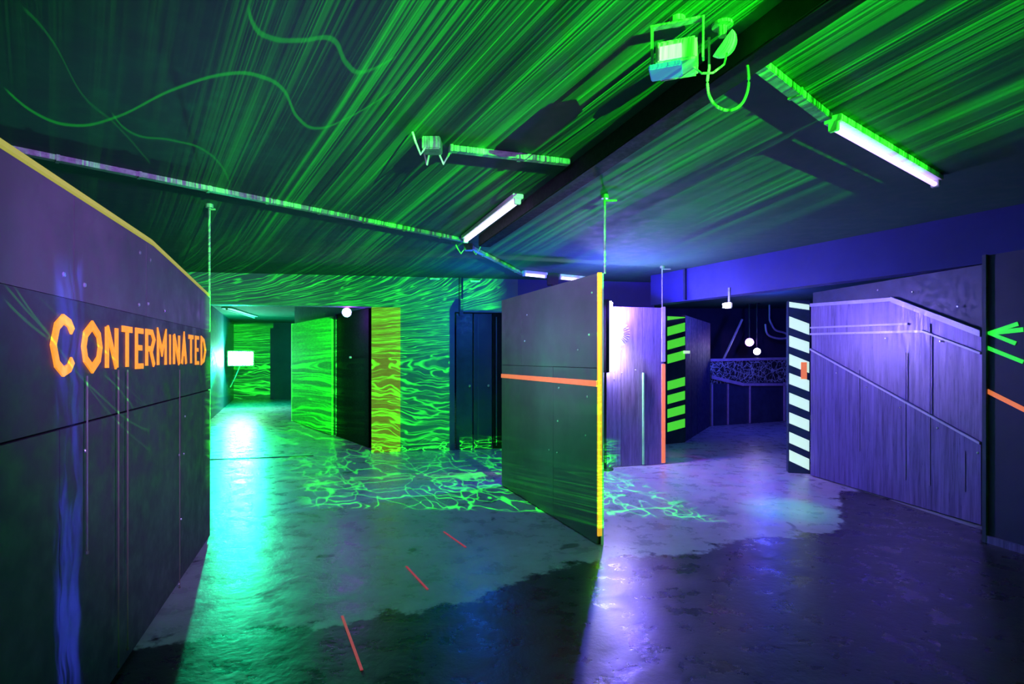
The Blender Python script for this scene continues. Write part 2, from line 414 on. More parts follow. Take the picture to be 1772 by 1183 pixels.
# ================================================================== SETTING
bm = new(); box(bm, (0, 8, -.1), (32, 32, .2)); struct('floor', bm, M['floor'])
bm = new(); box(bm, (0, 8, CZ + .1), (32, 32, .2)); struct('ceiling', bm, M['ceil'])
# wall across the far end of the corridor: header over the wide doorway, pier, header over the dark doors
BW0, BW1 = Vector((-2.23, 8.80, 0)), Vector((-.94, 9.00, 0))
bwd = (BW1 - BW0).normalized()
bwL = BW0 - bwd * 8.0
W = Wall(bwL, BW0)
bm = new(); box(bm, (W.L / 2, .1, (2.33 + CZ) / 2), (W.L, .2, CZ - 2.33), W.m); struct('trim_1', bm, M['wall'])
W = Wall(BW0, BW1); WB = W
bm = new(); box(bm, (W.L / 2, .1, CZ / 2), (W.L, .2, CZ), W.m); struct('wall_back', bm, M['wall'])
D0 = BW1 + bwd * .0; D1 = BW1 + bwd * 1.05
W = Wall(D0, D1); WD = W
bm = new(); box(bm, (W.L / 2, .1, (2.26 + CZ) / 2), (W.L, .2, CZ - 2.26), W.m); struct('trim_2', bm, M['wall'])
E0 = D1; E1 = BW1 + bwd * 3.45
W = Wall(E0, E1)
bm = new(); box(bm, (W.L / 2, .1, CZ / 2), (W.L, .2, CZ), W.m); struct('wall_centre', bm, M['bluewall'])
# corridor behind the dark doors (dark)
bm = new(); box(bm, (0.3, 10.9, CZ / 2), (2.6, .1, CZ)); struct('wall_store', bm, M['darkwall'])
# inner room
I0, I1 = fl(510, 728), Vector((-2.25, 8.98, 0))
# bulkhead over the right side
bl = lambda Y: 2.77 + .528 * (7.69 - Y)
R0 = Vector((bl(8.75), 8.75, 0)); R1 = Vector((bl(1.5), 1.5, 0))
W = Wall(R0, R1); WR = W
bm = new(); box(bm, (W.L / 2, .1, (2.35 + CZ) / 2), (W.L, .2, CZ - 2.35), W.m); struct('trim_3', bm, M['bluewall'])
# inner room walls
bm = new(); box(bm, (-10, 20.4, CZ / 2), (14, .2, CZ)); struct('wall_inner_back', bm, M['wall'])
W = Wall(fl(370, 725) + Vector((1.2, -3.0, 0)), fl(405, 690)); 
bm = new(); box(bm, (W.L / 2, .1, CZ / 2), (W.L, .2, CZ), W.m); struct('wall_inner_left', bm, M['wall'])
W = Wall(I0, I1); WI = W
S_OPEN = W.sz(580, 700)[0]
bm = new(); box(bm, (S_OPEN / 2, .06, 2.36 / 2), (S_OPEN, .12, 2.36), W.m); 
box(bm, (W.L / 2, .06, (2.36 + CZ) / 2), (W.L, .12, CZ - 2.36), W.m)
struct('wall_inner_right', bm, M['wall'])
# far right rooms
bm = new(); box(bm, (6.5, 14.6, CZ / 2), (9, .2, CZ)); struct('wall_right_back', bm, M['darkwall'])
bm = new(); box(bm, (8.2, 8.5, CZ / 2), (.2, 12, CZ)); struct('wall_right', bm, M['darkwall'])
bm = new(); box(bm, (-6.5, 1.2, CZ / 2), (.2, 14.6, CZ)); struct('wall_left', bm, M['darkwall'])
# floor joint across the doorway
a, b = fl(372, 795), fl(512, 790)
W = Wall(a, b)
bm = new(); box(bm, (W.L / 2, .03, .004), (W.L + .5, .05, .008), W.m); struct('trim_4', bm, M['blackmetal'])

# ================================================================== LEFT PARTITION
WL = Wall(LW0 + LWD * 5.2, LW0)       # x runs from near the camera to the far end
LL = WL.L
def lx(u, v=600): return WL.sz(u, v)[0]
t = thing('steel_partition', 'long left partition of grey steel sheets with orange lettering and yellow top edge', 'partition', WL.p0, rz=WL.rz)
kx = lx(266)
top = lambda x: 2.15 if x <= kx else 2.15 - (x - kx) / (LL - kx) * .13
core = new(); prism(core, [(0, 0.0), (LL, 0.0), (LL, top(LL) - .01), (kx, 2.14), (0, 2.14)], .012, .08)
obj('core_panel', core, M['black'], t)
def sheet(x0, x1, z0, z1, name='sheet', m='steel', th=.012, y=0.0, par=t):
    bm = new()
    xs = [x0] + ([kx] if x0 < kx < x1 and z1 is None else []) + [x1]
    up = [(x, (top(x) - .012 if z1 is None else (z1(x) if callable(z1) else z1))) for x in xs]
    lo = [(x, z0(x) if callable(z0) else z0) for x in (x1, x0)]
    prism(bm, up + lo, y, y + th)
    return obj(name, bm, M[m], par)
xs_up = [0.0, lx(128), lx(253), LL]
for a, b in zip(xs_up, xs_up[1:]): sheet(a + .003, b - .003, 1.73, None, 'upper_sheet')
sheet(.0, LL, 1.245, 1.727, 'letter_board', 'steelb', .016, -.004)
xs_lo = [0.0, lx(103), lx(313), LL]
for a, b in zip(xs_lo, xs_lo[1:]): sheet(a + .003, b - .003, .02, 1.235, 'lower_sheet', 'steelb')
# capping rail + end tape
bm = new()
tube(bm, [(0, .02, 2.165), (kx, .02, 2.165), (LL + .01, .02, top(LL) + .012)], .016, 10)
obj('top_rail', bm, M['yellow'], t, 'pale yellow top rail')
bm = new(); box(bm, (LL + .008, .035, (top(LL)) / 2 + .35), (.014, .07, top(LL) - .70)); obj('end_strip', bm, M['limeedge'], t, 'pale green end strip')
screws(t, [WL.sz(*q) for q in [(242, 437), (260, 450), (110, 475), (146, 493), (256, 525), (284, 537), (240, 527)]], 0, .012)
screws(t, [WL.sz(*q) for q in [(147, 780), (410 - 100, 787), (318, 785), (320, 720), (313, 898), (310, 1010)]], 0, .010)
# lettering: block strokes
GL = {
 'C': [[(1, .78), (.82, .93), (.5, 1), (.18, .85), (0, .5), (.18, .15), (.5, 0), (.82, .07), (1, .22)]],
 'O': [[(.5, 1), (.1, .78), (0, .5), (.1, .22), (.5, 0), (.9, .22), (1, .5), (.9, .78), (.5, 1)]],
 'N': [[(0, 0), (0, 1)], [(0, 1), (1, 0)], [(1, 0), (1, 1)]],
 'T': [[(.5, 0), (.5, 1)], [(0, 1), (1, 1)]],
 'E': [[(1, 1), (0, 1), (0, 0), (1, 0)], [(0, .52), (.8, .52)]],
 'R': [[(0, 0), (0, 1), (.7, 1), (1, .78), (.7, .5), (0, .5)], [(.5, .5), (1, 0)]],
 'M': [[(0, 0), (0, 1), (.5, .4), (1, 1), (1, 0)]],
 'I': [[(.5, 0), (.5, 1)]],
 'A': [[(0, 0), (.5, 1), (1, 0)], [(.2, .35), (.8, .35)]],
 'D': [[(0, 0), (0, 1), (.6, .9), (1, .5), (.6, .1), (0, 0)]]}
def stroke(bm, pts, wd, y0, y1):
    """flat ribbon with mitred joints, in (x,z)"""
    n = len(pts); P = [Vector((p[0], p[1])) for p in pts]
    closed = (P[0] - P[-1]).length < 1e-6 and n > 2
    if closed: P = P[:-1]; n -= 1
    L, R = [], []
    for i in range(n):
        a = P[i - 1] if (i > 0 or closed) else None
        b = P[(i + 1) % n] if (i < n - 1 or closed) else None
        d1 = (P[i] - a).normalized() if a is not None else None
        d2 = (b - P[i]).normalized() if b is not None else None
        dd = ((d1 or d2) + (d2 or d1)).normalized()
        nn = Vector((-dd.y, dd.x))
        ref = d1 or d2
        k = wd / 2 / max(.45, abs(nn.dot(Vector((-ref.y, ref.x)))))
        L.append(P[i] + nn * k); R.append(P[i] - nn * k)
    V = lambda p, y: bm.verts.new((p.x, y, p.y))
    A = [V(p, y0) for p in L]; B = [V(p, y0) for p in R]; A2 = [V(p, y1) for p in L]; B2 = [V(p, y1) for p in R]
    rng = range(n if closed else n - 1)
    for i in rng:
        j = (i + 1) % n
        for q in ((A[i], A[j], B[j], B[i]), (A2[i], B2[i], B2[j], A2[j]), (A[i], A2[i], A2[j], A[j]), (B[i], B[j], B2[j], B2[i])): bm.faces.new(q)
    if not closed:
        for i in (0, n - 1): bm.faces.new((A[i], B[i], B2[i], A2[i]))
ranges = [('C', 86, 129), ('O', 140, 176), ('N', 181, 204), ('T', 208, 230), ('E', 233, 249), ('R', 251, 268), ('M', 271, 288), ('I', 290.5, 297), ('N', 299, 311), ('A', 313, 323), ('T', 325, 335), ('E', 337, 344.5), ('D', 347, 356)]
letters = new()
for ch, u0, u1 in ranges:
    x0, x1 = WL.sz(u0, 600, .006)[0], WL.sz(u1, 600, .006)[0]
    um = (u0 + u1) / 2
    vt = 547 + (um - 86) / 270 * 36; vb = 649 - (um - 86) / 270 * 19
    if ch == 'C': vt = 545; vb = 650
    zt, zb = WL.sz(um, vt)[1], WL.sz(um, vb)[1]
    sw = min(.030, (x1 - x0) * .19) + (.004 if ch in 'CO' else 0)
    for st in GL[ch]:
        stroke(letters, [(x0 + .02 + p[0] * (x1 - x0 - .045), zb + .015 + p[1] * (zt - zb - .03)) for p in st], sw, -.012, -.005)
obj('lettering', letters, M['orange'], t, 'orange hand-painted word across the board')

# thin cords hanging down the partition face
def pxL(u, v, off=.02): 
    s, z = WL.sz(u, v, off); return WL.at(s, -off, z)
for (u, v0, u2, v1, lab) in [(149, 650, 151, 953, 'pale cord hanging under the large letters, leftmost, ends above the floor'),
                        (198, 640, 205, 1150, 'pale cord hanging down the left partition, second from the left'),
                        (215, 640, 221, 1120, 'pale cord hanging down the left partition, third from the left'),
                        (306, 640, 311, 1015, 'thin cord under the small letters, rightmost of the four, with a bead')]:
    a = pxL(u, v0); b = pxL(u2, v1)
    a = Vector((b.x, b.y, a.z))
    bm = new(); tube(bm, [a, a * .5 + b * .5, b], .0032 if u < 300 else .0028, 6)
    cyl(bm, b - Vector((0, 0, .012)), b, .006, 8)
    tag(obj('hanging_cord', bm, M['cord']), lab, 'cord', 'cords hanging on the left partition')

# hanging rods from the ceiling
def rod(name, x, y, z0, lab, hook):
    bm = new(); cyl(bm, (x, y, z0), (x, y, CZ - .02), .009, 8)
    cyl(bm, (x, y, CZ - .03), (x, y, CZ), .03, 12)
    cyl(bm, (x, y, CZ - .045), (x + hook, y, CZ - .045), .008, 8)
    return tag(obj(name, bm, M['tray']), lab, 'rod')
rod('support_rod', LW0.x - .06, LW0.y + .10, 2.0, 'thin vertical rod from ceiling to the end of the lettered left partition', .05)

# ================================================================== CENTRE PARTITION
P0, P1 = fl(868, 840), fl(1033, 943)
W = Wall(P0, P1)
t = thing('steel_divider', 'tall free-standing grey steel divider with an orange stripe and glowing yellow edge', 'partition', P0, rz=W.rz)
TZ = 2.185
bm = new(); box(bm, (W.L / 2, .027, TZ / 2), (W.L - .01, .03, TZ - .01)); obj('core_panel', bm, M['black'], t)
zs = 1.49
for (x0, x1, z0, z1) in [(0, W.sz(902, 600)[0], 1.425, TZ), (W.sz(902, 600)[0], W.L, 1.425, TZ), (0, W.sz(957, 700)[0], .01, 1.42), (W.sz(957, 700)[0], W.L, .01, 1.42)]:
    bm = new(); box(bm, ((x0 + x1) / 2, .008, (z0 + z1) / 2), (x1 - x0 - .006, .014, z1 - z0)); obj('sheet', bm, M['steel'], t)
    bm = new(); box(bm, ((x0 + x1) / 2, .046, (z0 + z1) / 2), (x1 - x0 - .006, .014, z1 - z0)); obj('sheet', bm, M['steel'], t)
za, zb_ = W.sz(870, 650)[1], W.sz(1038, 664)[1]
bm = new(); prism(bm, [(0, za - .022), (W.L, zb_ - .024), (W.L, zb_ + .024), (0, za + .022)], -.006, .001); obj('stripe', bm, M['coral'], t, 'orange horizontal stripe')
bm = new(); box(bm, (W.L + .008, .02, TZ / 2 + .04), (.016, .036, TZ - .07)); obj('edge_strip', bm, M['amber'], t, 'glowing amber vertical edge strip')
bm = new(); box(bm, (W.L + .004, .046, TZ / 2), (.02, .014, TZ)); obj('edge_trim', bm, M['limeedge'], t, 'green-lit edge trim')
screws(t, [W.sz(*q) for q in [(1024, 506), (1019, 579), (1016, 686), (967, 671), (965, 728), (964, 783), (950, 778), (1013, 753), (1000, 605), (912, 545), (908, 590)]], 0, .010)
pe = W.at(W.L + .0, .06, 0)
rod('ceiling_rod', pe.x + .01, pe.y, TZ, 'thin vertical rod from ceiling to the yellow-edged end of the divider', .10)

# ================================================================== PANEL BEHIND, with upright flood lamp and added fins
Q0, Q1 = fl(1046, 809), fl(1150, 803)
W = Wall(Q0 - (Q1 - Q0) * .55, Q1); WQ = W
t = thing('streaked_partition', 'flat streaked partition with an orange edge behind the divider, flooded by white light', 'partition', W.p0, rz=W.rz)
TQ = W.sz(1150, 532)[1]
bm = new(); box(bm, (W.L / 2, .05, TQ / 2), (W.L - .01, .07, TQ - .01)); obj('core_panel', bm, M['black'], t)
xm = W.sz(1112, 700)[0]
for x0, x1 in ((0, W.sz(1075, 700)[0]), (W.sz(1075, 700)[0], xm), (xm, W.L)):
    bm = new(); box(bm, ((x0 + x1) / 2, .008, TQ / 2), (x1 - x0 - .006, .014, TQ - .01)); obj('sheet', bm, M['galv'], t)
bm = new(); box(bm, (W.L - .02, -.004, TQ * .325), (.055, .012, TQ * .63)); obj('edge_strip', bm, M['coral'], t, 'orange lower edge strip')
bm = new(); box(bm, (W.L - .02, -.004, TQ * .83), (.055, .012, TQ * .35)); obj('edge_trim', bm, M['trim'], t, 'pale upper edge strip')
bm = new(); cyl(bm, (xm, -.018, .02), (xm, -.018, 1.30), .016, 10); obj('conduit', bm, M['limeedge'], t, 'thin pale green conduit')
screws(t, [W.sz(*q) for q in [(1063, 642), (1076, 645), (1063, 657), (1075, 604), (1100, 640)]], 0, .012)
rod('panel_rod', W.p1.x - .02, W.p1.y + .05, TQ, 'thin vertical rod above the orange-edged violet panel', .12)

def flood(name, label, cat, loc, look, face, wdt=.32, hgt=.22, arm=None, fins=0, facec=None):
    """box flood lamp: housing with cooling ribs, glowing face, yoke, bracket"""
    loc = Vector(loc); d = (Vector(look) - loc); rz = math.atan2(d.y, d.x) + math.pi / 2    # local -y faces the target
    t = thing(name, label, cat, loc, rz=rz)
    bm = new(); box(bm, (0, .06, 0), (wdt, .08, hgt), bev=.01)
    for k in range(7): box(bm, (-wdt / 2 + (k + .5) * wdt / 7, .12, 0), (.008, .05, hgt * .85))
    obj('housing', bm, M['blackmetal'], t)
    bm = new(); box(bm, (0, .014, 0), (wdt * .9, .012, hgt * .86)); obj('lamp_face', bm, M[face], t, 'glowing lamp face')
    bm = new()
    tube(bm, [(-wdt / 2 - .015, .06, 0), (-wdt / 2 - .02, .12, -.14), (0, .14, -.17), (wdt / 2 + .02, .12, -.14), (wdt / 2 + .015, .06, 0)], .009, 8)
    obj('yoke', bm, M['blackmetal'], t)
    if arm is not None:
        inv = (Matrix.Translation(loc) @ Matrix.Rotation(rz, 4, 'Z')).inverted()
        bm = new(); tube(bm, [(0, .14, -.17), (inv @ Vector(arm)) * .5 + Vector((0, .05, -.12)), inv @ Vector(arm)], .016, 8)
        obj('mounting_arm', bm, M['tray'], t)
    return t
gt = flood('green_flood_lamp', 'dazzling green-white flood lamp on an arm in the far left room', 'flood lamp', GREEN_LAMP, (0, 0, 1.3), 'gface', .75, .48, arm=(-8.9, 17.35, .6))
wt = thing('white_flood_lamp', 'dazzling white upright flood bar between the divider edge and the violet panel', 'flood lamp', WHITE_LAMP, rz=WQ.rz)
bm = new(); box(bm, (-.17, .0, -.04), (.05, .12, .98), bev=.008); obj('housing', bm, M['blackmetal'], wt)
bm = new(); box(bm, (-.115, .0, -.04), (.06, .085, .94), bev=.02); obj('lamp_face', bm, M['wface'], wt, 'glowing white lamp face')
bm = new(); cyl(bm, (-.17, .03, -WHITE_LAMP.z + .02), (-.17, .03, -.5), .018, 10); cyl(bm, (-.17, .03, -WHITE_LAMP.z), (-.17, .03, -WHITE_LAMP.z + .02), .11, 20)
obj('stand', bm, M['blackmetal'], wt)
for k in range(9):  # added fins, shaped to throw rays across the panel behind
    a = math.radians(-58 + k * 12)
    bm = new(); box(bm, (0, 0, 0), (.10, .14, .012)); bmesh.ops.rotate(bm, verts=bm.verts, matrix=Matrix.Rotation(-a, 3, 'Y'))
    for v in bm.verts: v.co += Vector((math.cos(a) * .13, .07, math.sin(a) * .13))
    obj('added_ray_fin', bm, M['white'], wt)

# ================================================================== INNER ROOM
W = WI
t = thing('rough_green_panel', 'rough panel streaked with green light standing in the inner room', 'panel', W.at(0, -.03, 0), rz=W.rz)
bm = new(); box(bm, (S_OPEN / 2, -.02, 1.17), (S_OPEN - .02, .035, 2.30)); obj('board', bm, M['greenboard'], t)
bm = new(); box(bm, (-.02, -.01, 1.17), (.05, .06, 2.32)); obj('edge_strip', bm, M['limeedge'], t, 'pale green edge strip')
t = thing('black_door', 'black door standing beside the rough green panel', 'door', W.at(S_OPEN, 0, 0), rz=W.rz)
dl = W.L - S_OPEN
bm = new(); box(bm, (dl / 2 - .13, .03, 1.17), (dl - .30, .05, 2.34)); obj('leaf', bm, M['black'], t)
bm = new(); cyl(bm, (dl * .45, 0, 1.52), (dl * .45, -.03, 1.52), .022, 12); obj('peephole', bm, M['white'], t)
bm = new(); box(bm, (.05, -.004, 1.17), (.05, .02, 2.3)); obj('door_stile', bm, M['darkwall'], t)
# violet spotlight
sp = Vector(((600 - CX) / F * 9.25, 9.25, CH + (HZ - 540) / F * 9.25))
def spot_can(name, label, loc, r, face, look=(0, 0, 1.5), ceil=None):
    loc = Vector(loc); d = (Vector(look) - loc).normalized()
    t = thing(name, label, 'spotlight', loc)
    bm = new(); cyl(bm, -d * r * 2.6, Vector((0, 0, 0)), r * .8, 20, r); cyl(bm, -d * r * 3.1, -d * r * 2.5, r * .45, 16, r * .8); can = obj('can', bm, M['blackmetal'], t)
    bm = new(); bmesh.ops.create_uvsphere(bm, u_segments=20, v_segments=10, radius=r * .86)
    for v in bm.verts:
        q = v.co.dot(d); v.co = v.co - d * q * .65
    obj('lens', bm, M[face], can, 'glowing lens')
    if ceil:
        bm = new(); cyl(bm, -d * r * 1.5, -d * r * 1.5 + Vector((0, 0, ceil - loc.z)), r * .16, 8); cyl(bm, -d * r * 1.5 + Vector((0, 0, ceil - loc.z - .02)), -d * r * 1.5 + Vector((0, 0, ceil - loc.z)), r * .7, 12)
        obj('hanger', bm, M['blackmetal'], t)
    return t
spot_can('violet_spotlight', 'violet spotlight glowing at the top of the wide doorway', sp, .085, 'vface', ceil=CZ)
# fluorescent fixtures
def tube_light(name, label, a, b, mt, group=None, hw=.045, hang=.0, drop=.0, side=0.0):
    a, b = Vector(a), Vector(b); d = b - a; L = d.length; rz = math.atan2(d.y, d.x)
    t = thing(name, label, 'tube light', (a + b) / 2, group, rz)
    bm = new(); box(bm, (0, 0, -.018), (L, hw * 2, .036), bev=.004); obj('housing', bm, M['white'], t)
    bm = new(); cyl(bm, (-L / 2 + .035, side, -.062), (L / 2 - .035, side, -.062), .016, 14); obj('tube', bm, M[mt], t)
    for s in (-1, 1):
        bm = new(); box(bm, (s * (L / 2 - .02), side, -.052), (.032, .05, .06), bev=.004); obj('end_cap', bm, M['white'], t)
    return t
z = CZ
def cp2(u, v, z): return Vector(((u - CX) / F * (z - CH) * F / (HZ - v), (z - CH) * F / (HZ - v), z))
tube_light('tube_light', 'unlit white tube fixture on the ceiling of the far left room', cp2(392, 531, CZ), cp2(440, 546, CZ), 'offtube', hw=.12)
ta, tb = cp2(805, 419, CZ - .07), cp2(897, 350, CZ - .07)
tube_light('tube_light', 'lit white-violet tube on the ceiling left of the divider rod', ta + Vector((0, 0, .07)), tb + Vector((0, 0, .07)), 'tubeb')
lamp('tube_glow', 'AREA', (ta + tb) / 2 - Vector((0, 0, .05)), (.2, .15, 1), 10, 1.3, target=(ta + tb) / 2 - Vector((0, 0, 2)), size_y=.05).rotation_euler.z = math.atan2((tb - ta).y, (tb - ta).x)
tc, td = cp2(1440, 222, CZ - .07), cp2(1620, 322, CZ - .07)
tube_light('tube_light', 'long lit violet tube at the upper right of the ceiling', tc + Vector((0, 0, .07)), td + Vector((0, 0, .07)), 'tube')
te, tf, tg, th_ = cp2(905, 476, CZ - .07), cp2(945, 480, CZ - .07), cp2(967, 482, CZ - .07), cp2(1030, 488, CZ - .07)
tube_light('tube_light', 'lit tube over the top corner of the divider, left of the dark clamp box', te + Vector((0, 0, .07)), tf + Vector((0, 0, .07)), 'tubeb')
tube_light('tube_light', 'lit tube over the top of the divider, right of the dark clamp box', tg + Vector((0, 0, .07)), th_ + Vector((0, 0, .07)), 'tubeb')
bm = new(); q = (tf + tg) / 2; box(bm, (q.x, q.y, CZ - .09), (.17, .14, .18), bev=.01); cyl(bm, (q.x, q.y - .05, CZ - .20), (q.x, q.y - .05, CZ - .18), .03, 12)
tag(obj('clamp_box', bm, M['blackmetal']), 'small dark box on the ceiling between two short lit tubes', 'junction box')

# ================================================================== CEILING: joist, trays, boxes
a, b = cp2(1385, 0, CZ), cp2(838, 408, CZ)
W = Wall(a + (a - b) * .6, b)
bm = new(); box(bm, (W.L / 2, 0, -.06), (W.L, .13, .12), bev=.006)
o = obj('ceiling_joist', bm, M['black']); o.location = (W.p0.x, W.p0.y, CZ); o.rotation_euler = (0, 0, W.rz)
tag(o, 'long black joist running along the ceiling above the tubes', 'joist')
def tray(u0, v0, u1, v1, name, label, hh=.035, ww=.06, cat='cable tray', ext=0.0):
    a, b = cp2(u0, v0, CZ - hh * .5), cp2(u1, v1, CZ - hh * .5)
    W = Wall(a - (b - a) * ext, b)
    bm = new(); box(bm, (W.L / 2, 0, -hh / 2), (W.L, ww, hh), bev=.003)
    k = 0.0
    while k < W.L: box(bm, (k, 0, -hh / 2 - .002), (.02, ww + .008, hh + .006)); k += .45
    o = obj(name, bm, M['tray']); o.location = (W.p0.x, W.p0.y, CZ - .0015); o.rotation_euler = (0, 0, W.rz)
    return tag(o, label, cat)
tray(40, 262, 806, 416, 'cable_tray', 'long narrow cable tray crossing the ceiling above the lettered partition', ext=.2)
tray(815, 428, 905, 474, 'cable_tray', 'short cable tray from the junction box to the tubes over the divider')
tray(780, 257, 985, 281, 'cable_tray', 'cable tray crossing under the joist in the middle of the ceiling', ww=.05)
tray(1304, 104, 1430, 203, 'cable_tray', 'green-lit cable tray leading from the cable loop to the violet tube')
def jbox(u, v, s, label, n=3):
    p = cp2(u, v, CZ - s * .35)
    t = thing('junction_box', label, 'junction box', (p.x, p.y, CZ))
    bm = new(); box(bm, (0, 0, -s * .35), (s, s, s * .7), bev=.006); obj('box', bm, M['tray'], t)
    for k in range(n):
        a = random.uniform(0, 6.3); q = Vector((math.cos(a), math.sin(a), 0))
        bm = new(); tube(bm, [q * s * .45 + Vector((0, 0, -s * .5)), q * s * .9 + Vector((0, 0, -s * 1.1)), q * s * 1.3 + Vector((0, 0, -s * .5)), q * s * 1.5 + Vector((0, 0, -.01))], .006, 6)
        obj('cable', bm, M['cable'], t)
    return t
jbox(748, 252, .11, 'small junction box with loose cables at the left end of the middle cable tray')
jbox(811, 428, .10, 'small junction box where the long tray meets the lit tube', 2)
# dark box that throws a shadow at (740,480)
# far wall clips
# laser projector box on the ceiling
p = cp2(1172, 103, CZ - .16)
t = thing('effect_projector', 'small box projector with bright window hanging from the ceiling beside the joist', 'projector', (p.x, p.y, CZ - .16), rz=-.35)
bm = new(); box(bm, (0, 0, 0), (.15, .15, .085), bev=.008); obj('case', bm, M['white'], t)
bm = new(); box(bm, (-.02, -.078, -.008), (.08, .008, .05)); obj('window', bm, M['stripe'], t, 'bright green-white window')
bm = new(); box(bm, (-.04, -.03, -.052), (.12, .10, .02), bev=.004); obj('lower_case', bm, M['blueglass'], t, 'blue underside')
bm = new(); box(bm, (-.095, 0, .06), (.008, .03, .15)); box(bm, (.095, 0, .06), (.008, .03, .15)); box(bm, (0, 0, .14), (.2, .03, .008)); cyl(bm, (0, 0, .14), (0, 0, .16), .03, 12); obj('bracket', bm, M['tray'], t)
bm = new(); tube(bm, [(.06, .0, -.04), (.09, -.02, -.08), (.13, -.02, -.085), (.17, 0, -.05), (.18, .02, .0)], .004, 6); obj('cable', bm, M['cable'], t)
p = cp2(1250, 72, CZ - .07)
t = thing('dome_lamp', 'small half-round lamp on the ceiling right of the box projector', 'lamp', (p.x, p.y, CZ))
bm = new(); bmesh.ops.create_uvsphere(bm, u_segments=20, v_segments=12, radius=.055)
bmesh.ops.bisect_plane(bm, geom=bm.verts[:] + bm.edges[:] + bm.faces[:], plane_co=(0, 0, 0), plane_no=(-.8, 0, .6), clear_outer=True)
bmesh.ops.holes_fill(bm, edges=bm.edges[:])
for v in bm.verts: v.co.z -= .075
obj('dome', bm, M['limeedge'], t)
bm = new(); cyl(bm, (0, 0, -.05), (0, 0, 0), .016, 12); cyl(bm, (0, 0, -.012), (0, 0, 0), .04, 16); obj('mount', bm, M['tray'], t)
# cable loop
Yl = 2.25
pts = []
for u, v in [(1227, 118), (1224, 140), (1227, 165), (1240, 184), (1262, 191), (1283, 180), (1294, 155), (1295, 125), (1290, 98)]:
    pts.append(Vector(((u - CX) / F * Yl, Yl, CH + (HZ - v) / F * Yl)))
def smooth(P, n=5):
    out = []
    for i in range(len(P) - 1):
        p0, p1, p2, p3 = P[max(i - 1, 0)], P[i], P[i + 1], P[min(i + 2, len(P) - 1)]
        for k in range(n):
            s = k / n
            out.append(.5 * ((2 * p1) + (p2 - p0) * s + (2 * p0 - 5 * p1 + 4 * p2 - p3) * s * s + (3 * p1 - p0 - 3 * p2 + p3) * s ** 3))
    return out + [P[-1]]
pts = smooth(pts)
pts = [Vector((pts[0].x, pts[0].y, CZ - .005))] + pts + [Vector((pts[-1].x, pts[-1].y, CZ - .005))]
bm = new(); tube(bm, pts, .006, 8)
tag(obj('cable_loop', bm, M['cable']), 'white cable hanging in a loop below the ceiling beside the dome lamp', 'cable')
W = WB
bm = new(); x1 = W.sz(693, 700)[0]; box(bm, (x1 / 2 - .01, -.012, 1.16), (x1 + .02, .02, 2.32))
o = obj('pier_glow_board', bm, M['pier_glow']); o.location = W.p0; o.rotation_euler = (0, 0, W.rz)
tag(o, 'tall added board with orange-yellow light in its colour, on the pier at the right side of the wide doorway', 'board')
# small clips on the far header
for (u, v, lab) in [(752, 483, 'small pale clip on the far wall, left of the vertical post'), (822, 487, 'small pale clip on the far wall, right of the vertical post')]:
    s, zz = WB.sz(u, v); bm = new(); p = WB.at(s, -.03, zz); box(bm, (0, 0, 0), (.16, .05, .03), bev=.005)
    o = obj('wall_clip', bm, M['white']); o.location = p; o.rotation_euler = (0, 0, WB.rz); tag(o, lab, 'clip')
s, zz = WD.sz(798, 500)
bm = new(); box(bm, (0, 0, 0), (.06, .05, CZ - 2.2)); o = obj('header_post', bm, M['navy']); o.location = WD.at(s, -.03, (CZ + 2.2) / 2); o.rotation_euler = (0, 0, WD.rz)
tag(o, 'short dark blue post on the header at the corner of the dark doorway', 'post')

# ================================================================== DARK DOORS
def door(W, x0, x1, m, label, h=2.24, lightslats=(), y=.04):
    t = thing('hall_door', label, 'door', W.at(x0, y, 0), rz=W.rz)
    w_ = x1 - x0
    bm = new(); box(bm, (w_ / 2, 0, h / 2), (w_ - .012, .045, h), bev=.003); leaf = obj('leaf', bm, M[m], t)
    for s in lightslats:
        bm = new(); box(bm, (w_ * s, -.026, h / 2), (.018, .012, h - .1)); obj('slat', bm, M['navy'], t)
    bm = new(); cyl(bm, (w_ * .8, -.02, 1.05), (w_ * .8, -.06, 1.05), .02, 12); obj('knob', bm, M['screw'], leaf)
    return t
door(WD, 0.02, .30, 'navy', 'narrow blue door leaf at the end of the green-streaked wall')
door(WD, .31, .62, 'darkwall', 'dark door leaf in the middle of the dark doorway', lightslats=(.25,))
door(WD, .63, 1.04, 'black', 'black slatted door leaf beside the free-standing divider', lightslats=(.15, .4, .7))

# ================================================================== RIGHT SIDE: striped posts
def striped_post(name, label, a, b, h, stripes, m, depth=.16, slope=.0, patch=None, side=None):
    W = Wall(a, b)
    t = thing(name, label, 'post', W.p0, rz=W.rz)
    bm = new(); box(bm, (W.L / 2, depth / 2, h / 2), (W.L, depth, h), bev=.004); obj('post', bm, M['navy'], t)
    for (vl, vr, th) in stripes:
        # left-edge / right-edge pixel rows of the stripe's upper border, and its thickness in pixels
        ul, ur = vl[0], vr[0]
        zl, zr = W.sz(ul, vl[1])[1], W.sz(ur, vr[1])[1]
        dz = W.sz(ul, vl[1])[1] - W.sz(ul, vl[1] + th)[1]
        x0, x1 = .012, W.L - .012
        cl = lambda q: max(.02, min(h - .01, q))
        bm = new(); prism(bm, [(x0, cl(zl - dz)), (x1, cl(zr - dz)), (x1, cl(zr)), (x0, cl(zl))], -.004, .002)
        obj('stripe', bm, M[m], t)
    return t, W
pa, pb = fl(1367, 812), fl(1402, 820)
pa = Vector((pb.x - .245, pb.y + .08, 0))
st = [((1369, 527), (1402, 527 + (0)), 8)]
rows = [(530, 541), (549, 570), (582, 600), (613, 632), (645, 664), (678, 697), (712, 731), (745, 765), (779, 798)]
stripes = []
